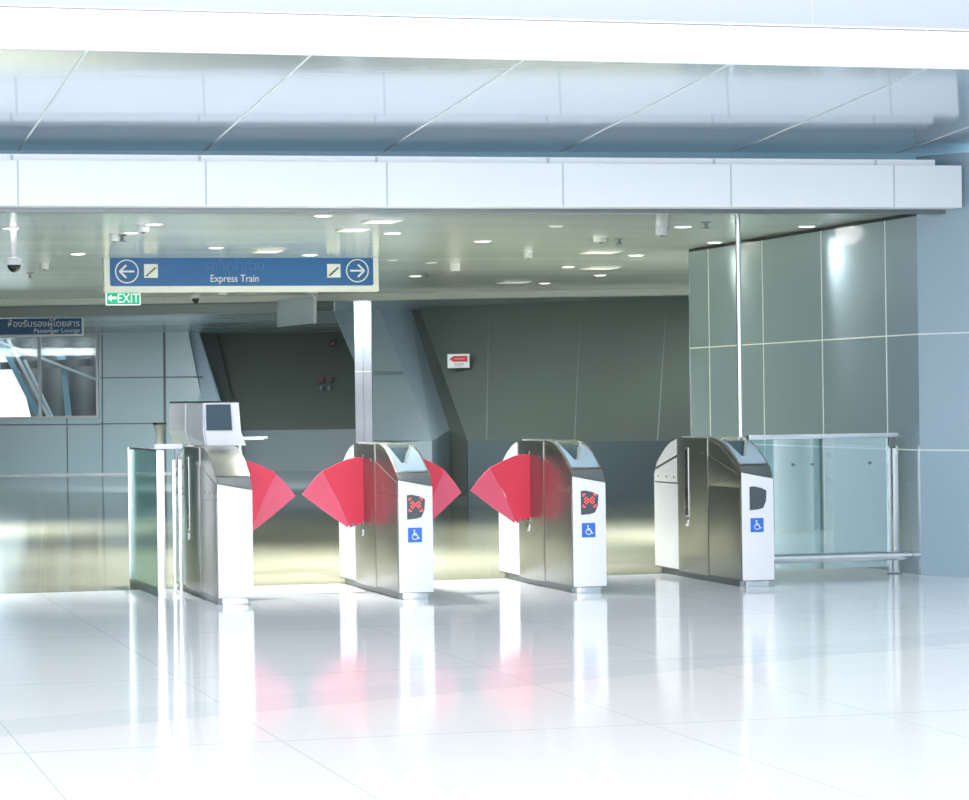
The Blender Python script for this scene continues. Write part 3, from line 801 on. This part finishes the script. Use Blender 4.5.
# exit sign under it
ce = P(123, 298, DS)
ex = empty('exit_sign', (ce.x, ce.y, ce.z), YAW)
hw = wid(106.5, 140, DS)/2/math.cos(YAW)*1.0; hh = .070
m = MB(); m.box(-hw, hw, -.02, .02, -hh, hh); m.build('sign_box', EWHITE, ex, bevel=.004)
m = MB(); m.box(-hw+.010, hw-.010, -.024, -.02, -hh+.009, hh-.009); gf = m.build('green_face', GREEN, ex, smooth=False)
lettering('lettering', 'EXIT', .125, EWHITE, gf, (-.062, -.025, -.045), sx=.84)
m = MB(); fm = frame(-.105, -.0245, 0)
m.strip([(-.035, 0), (.035, 0)], .024, fm, .002); m.slab([fm[0]+Vector(v) for v in ((-.045, 0, 0), (-.008, 0, -.036), (-.008, 0, .036))], (0, -.002, 0))
m.build('arrow_symbol', EWHITE, gf, smooth=False)
m = MB(); m.box(-.03, .03, -.012, .012, hh, hh+.012); m.build('hanger', STEEL_D, ex, smooth=False)
tag(ex, 'small green EXIT sign with a left arrow below the Express Train sign', 'exit sign')

# passenger lounge sign
DL = 40.5
cL = P(41, 327, DL)
pls = empty('lounge_sign', (cL.x, cL.y, cL.z), math.radians(4))
a = DL/F
m = MB(); m.box(-70*a, 42*a, -.03, .06, -9.5*a, 9*a); m.build('sign_box', SWHITE, pls, bevel=.006)
m = MB(); m.box(-69*a, 40.5*a, -.036, -.03, -7.5*a, 8.4*a); bf = m.build('blue_face', NAVY, pls, smooth=False)
lettering('lettering', 'ห้องรับรองผู้โดยสาร', .13, SWHITE, bf, (39*a, -.037, .3*a), align='RIGHT', sx=1.0)
lettering('lettering', 'Passenger Lounge', .088, SWHITE, bf, (39*a, -.037, -5.8*a), align='RIGHT', sx=1.05)
for x in (-50*a, 25*a):
    m = MB(); m.tube((x, .015, 9*a), (x, .015, ZC-cL.z), .01, n=8); m.build('hanger_rod', STEEL_B, pls)
tag(pls, 'dark blue hanging sign reading Passenger Lounge above the far left window', 'sign')

# small edge-turned sign
DT = 35.0
q = [P(277, 300.5, 36), P(314, 296.5, DT), P(314, 323, DT), P(277, 327, 36)]
hs = empty('pendant_sign', ((q[0].x+q[1].x)/2, 35.5, q[0].z))
m = MB(); m.slab(q, (.03, .05, 0)); inroot(m.build('board', mat('pale_blue_board', (.72, .82, .95), .35, .0), hs, smooth=False), hs)
m = MB(); m.slab([P(313.5, 296, DT-.01), P(315, 296, DT-.01), P(315, 323.5, DT-.01), P(313.5, 323.5, DT-.01)], (0, .06, 0)); inroot(m.build('edge_frame', WHITE, hs, smooth=False), hs)
m = MB(); tp = P(312, 296, DT+.1); m.tube(tp, V3(tp, ZC), .02, n=10); m.tube(V3(tp, ZC-.05), V3(tp, ZC), .08, n=14); inroot(m.build('hanger', WHITE, hs), hs)
tag(hs, 'small pale blank sign seen at a slant under the right end of Express Train sign', 'sign')

# wall signs
def wallsign(name, px, py, w, h, D, label, cat, face, extra=None):
    c = P(px, py, D); r = empty(name, c, 0)
    s = D/F
    m = MB(); m.box(-w/2*s, w/2*s, -.02, 0.015, -h/2*s, h/2*s); p = m.build('plate', face, r, smooth=False)
    if extra: extra(r, s)
    return tag(r, label, cat)
def redarrow(r, s):
    m = MB(); m.slab([(-9*s, -.021, 2*s), (-5*s, -.021, 5*s), (9*s, -.021, 5*s), (9*s, -.021, -.8*s), (-5*s, -.021, -.8*s)], (0, -.004, 0))
    ra = m.build('red_arrow', SIGNRED, r, smooth=False)
    m = MB(); fm = frame(0, -.0255, 0)
    m.strip([(-4*s, 2.1*s), (6*s, 2.1*s)], .35*s, fm, .001); m.build('arrow_text_line', SWHITE, ra, smooth=False)
    m = MB(); fm = frame(0, -.021, 0)
    for x in (-4, -2, 0, 2, 4): m.strip([(x*s, -3*s), ((x+1.3)*s, -3*s)], .7*s, fm, .001); m.strip([(x*s*.8, -5*s), ((x+1)*s*.8, -5*s)], .6*s, fm, .001)
    m.build('text_line', DISP, r, smooth=False)
wallsign('arrow_sign', 458.5, 361, 22, 14, 40.75, 'small white wall sign with a red left arrow on the dark leaning wall', 'sign', SWHITE, redarrow)
def alarm(r, s):
    m = MB(); m.tube((0, -.02, -.5*s), (0, -.05, -.5*s), 1.5*s); m.build('alarm_lens', JOINTD, r)
wallsign('fire_alarm', 332.5, 343, 6.5, 7.5, 56.9, 'dark red square fire alarm high on the dark wall left of the bright column', 'fire alarm', DRED, alarm)
wallsign('fire_notice', 320.5, 379.5, 6.5, 6, 56.0, 'small dark red fire notice, left one of a pair below the fire alarm', 'sign', DRED)
wallsign('fire_notice', 328.8, 379.5, 6.5, 5, 56.0, 'small dim red notice, right one of a pair below the fire alarm', 'sign', mat('faded_red', (.06, .03, .032), .6))
wallsign('wall_switch', 321, 388, 3, 4.5, 55.9, 'tiny dark box on the far wall under the left fire notice', 'switch', JOINTD)
wallsign('wall_switch', 329, 388, 3, 4.5, 55.9, 'tiny dark box on the far wall under the right fire notice', 'switch', JOINTD)

# ================================================================= CEILING FITTINGS
def downlight(px, py, w, label, on=True):
    p = ceilp(px, py); r = max(.05, w/2/F*p.y)
    o = empty('downlight', (p.x, p.y, ZC))
    m = MB(); n = 24
    m.lathe([(r, 0), (r*1.02, -.006), (r*.86, -.008), (r*.86, -.002)]); m.build('trim_ring', WHITE, o)
    m = MB(); m.lathe([(r*.86, -.004), (r*.80, -.0065)]); m.build('diffuser', LAMP if on else SLOTL, o)
    tag(o, label, 'ceiling light', 'round ceiling downlights'); return p
DL_ = [(11, 227.7, 18, 'round downlight above the hanging camera at the far left of ceiling'),
 (154, 223.8, 19, 'lit round downlight above the left arrow of the Express Train sign, nearer row'),
 (131, 232.4, 16, 'lit round downlight just left of the white ceiling speaker near left'),
 (78, 253.7, 16, 'lit round downlight on the ceiling left of the Express Train sign'),
 (323, 215.4, 19, 'lit round downlight nearest the white beam, above the right half of sign'),
 (216, 247.5, 15, 'lit round downlight just above the middle left of Express Train sign'),
 (309.7, 254.7, 16, 'lit round downlight touching the top edge of the sign near its right icons'),
 (392.5, 233, 18, 'lit round downlight just right of and above the Express Train sign'),
 (483, 241, 18, 'lit round downlight at mid ceiling above gap between middle gates'),
 (683, 226.4, 18, 'lit round downlight beside the near white cylinder speaker at right'),
 (636, 255, 16, 'lit round downlight left of the right wall corner, middle distance'),
 (568, 266.6, 14, 'lit round downlight left of the far ceiling slot light'),
 (544.7, 283, 12, 'small lit round downlight in the farthest row near the cornice'),
 (415.6, 275.8, 13, 'lit round downlight right of the right circled arrow'),
 (600, 275, 13, 'small lit round downlight below the far slot light'),
 (714.5, 242, 16, 'lit round downlight near the right wall beside the pole'),
 (807, 226, 18, 'lit round downlight nearest the right wall under the white beam')]
for a in DL_: downlight(*a)
for a in ((556, 226, 16, 'unlit round downlight with dark rim at upper middle of ceiling'),
          (392, 260, 12, 'dim round ceiling light right of the sign, above its arrow level'),
          (431, 262.5, 12, 'dim round ceiling light in the middle distance right of the sign')): downlight(*a, on=False)
def slot(px, py, w, label):
    p = ceilp(px, py); hw = w/2/F*p.y
    o = empty('slot_light', (p.x, p.y, ZC), YAW)
    d = .20
    m = MB(); m.box(-hw, hw, -d, d, -.012, 0); m.build('frame', WHITE, o, bevel=.003)
    m = MB(); m.box(-hw*.9, hw*.9, -d*.8, d*.8, -.015, -.012); m.build('diffuser', SLOTL, o, smooth=False)
    tag(o, label, 'ceiling light', 'rectangular slot lights in the ceiling')
for a in ((601, 251.5, 34, 'flat rectangular slot light at right centre of ceiling'), (600.5, 267.6, 32, 'flat rectangular slot light farther back, below the other right one'),
          (513.7, 281.8, 28, 'flat rectangular slot light farthest back near the cornice'), (267, 250.7, 27, 'flat rectangular slot light above Express Train lettering'),
          (353.5, 229, 28, 'flat rectangular slot light above the right circled arrow'), (382, 220.5, 33, 'flat rectangular slot light nearest the white beam, right of sign')):
    slot(*a)
def speaker(px, ptop, pbot, w, label):
    p = ceilp(px, ptop); r = w/2/F*p.y; h = (pbot-ptop)/F*p.y
    o = empty('ceiling_speaker', (p.x, p.y, ZC))
    m = MB(); m.lathe([(r, 0), (r, -h*.85), (r*.9, -h)]); m.build('housing', WHITE, o)
    m = MB(); m.lathe([(r*.25, -h), (r*.25, -h-.014)]); m.build('stud', STEEL_D, o)
    tag(o, label, 'ceiling speaker', 'white cylinder fittings on the ceiling')
for a in ((661.5, 226, 235, 12, 'white cylinder ceiling fitting beside downlight at right, the nearest one'), (528.5, 252, 258, 9, 'white cylinder ceiling fitting at the middle of the ceiling'),
          (455, 263.5, 271, 10, 'white cylinder ceiling fitting low and left of the middle'), (600, 238, 242, 14, 'short wide white cylinder above the right slot light'),
          (143.5, 225, 232, 12, 'white cylinder ceiling fitting above the left arrow of the sign'), (114, 234, 241, 9, 'white cylinder ceiling fitting above left end of Express Train sign'),
          (44.5, 263, 269, 9, 'white cylinder ceiling fitting right of the hanging camera'), (223, 289, 295, 10, 'small white cylinder fitting under the middle of Express Train sign')):
    speaker(*a)
def dome(px, ptop, pmid, pbot, w, label, drop=True):
    if drop: p = ceilp(px, ptop)
    p = ceilp(px, ptop); s = p.y/F; r = w/2*s
    o = empty('dome_camera', (p.x, p.y, ZC))
    zm = -(pmid-ptop)*s; zb2 = -(pbot-ptop)*s; h = (zm-zb2)
    m = MB(); m.lathe([(r*.5, 0), (r*.5, -.02), (r*.35, -.03), (r*.35, zm+h*1.1), (r, zm+h*.9), (r, zm)]); m.build('housing', WHITE, o)
    m = MB(); m.lathe([(r*.78, zm)]+[(r*.78*math.cos(t), zm-h*math.sin(t)) for t in [math.pi/2*i/8 for i in range(1, 8)]]+[(.002, zb2)]); m.build('smoked_dome', BLACK, o)
    tag(o, label, 'security camera')
dome(13.5, 228, 265, 272.5, 17, 'white security camera with black dome hanging from ceiling at far left')
dome(195.5, 289, 298.5, 303.5, 9, 'small security camera with black dome just under Express Train sign')
def sprinkler(px, py, label):
    p = ceilp(px, py); o = empty('ceiling_sprinkler', (p.x, p.y, ZC))
    m = MB(); m.lathe([(.04, 0), (.04, -.006), (.012, -.01), (.012, -.05)]); m.build('stem', STEEL_D, o)
    m = MB(); m.lathe([(.03, -.05), (.03, -.056)], n=12); m.build('deflector', STEEL_D, o)
    tag(o, label, 'sprinkler', 'small dark ceiling sprinklers')
for a in ((122, 235, 'tiny dark sprinkler left of the left near downlight'), (619, 238, 'tiny dark sprinkler right of the short wide cylinder'), (428, 274, 'tiny dark sprinkler right of the far downlight by the sign'),
          (706, 222, 'tiny dark sprinkler right of the downlight near the right wall'), (30, 273, 'tiny dark sprinkler right of the far left security camera')):
    sprinkler(*a)

# ================================================================= LIGHT
def lamp(kind, name, loc, energy, col, **k):
    l = bpy.data.lights.new(name, kind); l.energy = energy; l.color = col
    for a, b in k.items(): setattr(l, a, b)
    o = bpy.data.objects.new(name, l); COL.objects.link(o); o.location = loc
    return o
for (px, py, e, c_) in ((807, 226, 60, (1, .97, .95)), (714.5, 242, 26, (1, .95, .75))):
    p = ceilp(px, py)
    s = lamp('SPOT', 'wall_wash', (p.x, p.y, ZC-.03), e, c_, spot_size=math.radians(88), spot_blend=1.0, shadow_soft_size=.12)
    s.rotation_euler = (math.radians(-30), math.radians(-35), 0)
for px, py in ((323, 215.4), (216, 247.5), (392.5, 233), (483, 241), (636, 255), (568, 266.6), (154, 223.8), (78, 253.7)):
    p = ceilp(px, py)
    lamp('SPOT', 'downlight_beam', (p.x, p.y, ZC-.03), 380, (1, .98, .92), spot_size=math.radians(110), spot_blend=.8, shadow_soft_size=.07)


# added fill lamps under the ceiling for ambient light, without fittings
for x, y, e_ in ((-6, 31, 230), (2.5, 28, 190), (-1, 24, 150), (-10, 33, 200)):
    lamp('AREA', 'added_ceiling_fill', (x, y, ZC-.02), e_, (.96, 1, .95), shape='SQUARE', size=1.6, spread=math.radians(125))
# added unseen fill lamps, turned to brighten the far walls and fin
for x, y, e_, a_, sp_ in ((-1.7, 37.5, 42, 54, 180), (1.8, 36.9, 10, 52, 150), (-4.6, 42.0, 200, 62, 64), (-10.5, 41.6, 60, 62, 70)):
    o = lamp('AREA', 'added_wall_fill', (x, y, ZC-.12), e_, (.94, 1, .98), shape='RECTANGLE', size=2.4, size_y=.2, spread=math.radians(sp_))
    o.rotation_euler = (math.radians(a_), 0, 0)
sun = lamp('SUN', 'hall_daylight', (0, -5, 8), 1.15, (.955, .97, 1), angle=math.radians(60))
sun.rotation_euler = (math.radians(78), 0, math.radians(8))
w = bpy.data.worlds.new('sky'); SC.world = w; w.use_nodes = True
nt = w.node_tree; bg = nt.nodes['Background']
tc = nt.nodes.new('ShaderNodeTexCoord'); sp = nt.nodes.new('ShaderNodeSeparateXYZ'); nt.links.new(tc.outputs['Generated'], sp.inputs[0])
rp = nt.nodes.new('ShaderNodeValToRGB'); mr = nt.nodes.new('ShaderNodeMapRange')
mr.inputs['From Min'].default_value = -.2; mr.inputs['From Max'].default_value = 1.0
nt.links.new(sp.outputs['Z'], mr.inputs['Value']); nt.links.new(mr.outputs[0], rp.inputs[0])
e = rp.color_ramp.elements
e[0].position = 0; e[0].color = (.78, .82, .88, 1)
e[1].position = 1; e[1].color = (.97, .98, 1, 1)
x = e.new(.18); x.color = (.84, .885, .95, 1)
nt.links.new(rp.outputs[0], bg.inputs['Color']); bg.inputs['Strength'].default_value = 1.25

# ================================================================= CAMERA
cd = bpy.data.cameras.new('camera'); cam = bpy.data.objects.new('camera', cd); COL.objects.link(cam)
cd.sensor_fit = 'HORIZONTAL'; cd.sensor_width = 36; cd.lens = F/969*36
cd.shift_y = -2/969
cam.matrix_world = Matrix(((cr, sr, 0, 0), (0, 0, -1, 0), (-sr, cr, 0, E), (0, 0, 0, 1)))
cd.clip_start = .1; cd.clip_end = 200
SC.camera = cam
SC.view_settings.view_transform = 'Standard'; SC.view_settings.look = 'None'
SC.view_settings.gamma = 1; SC.view_settings.use_curve_mapping = False
SC.view_settings.exposure = 0.62
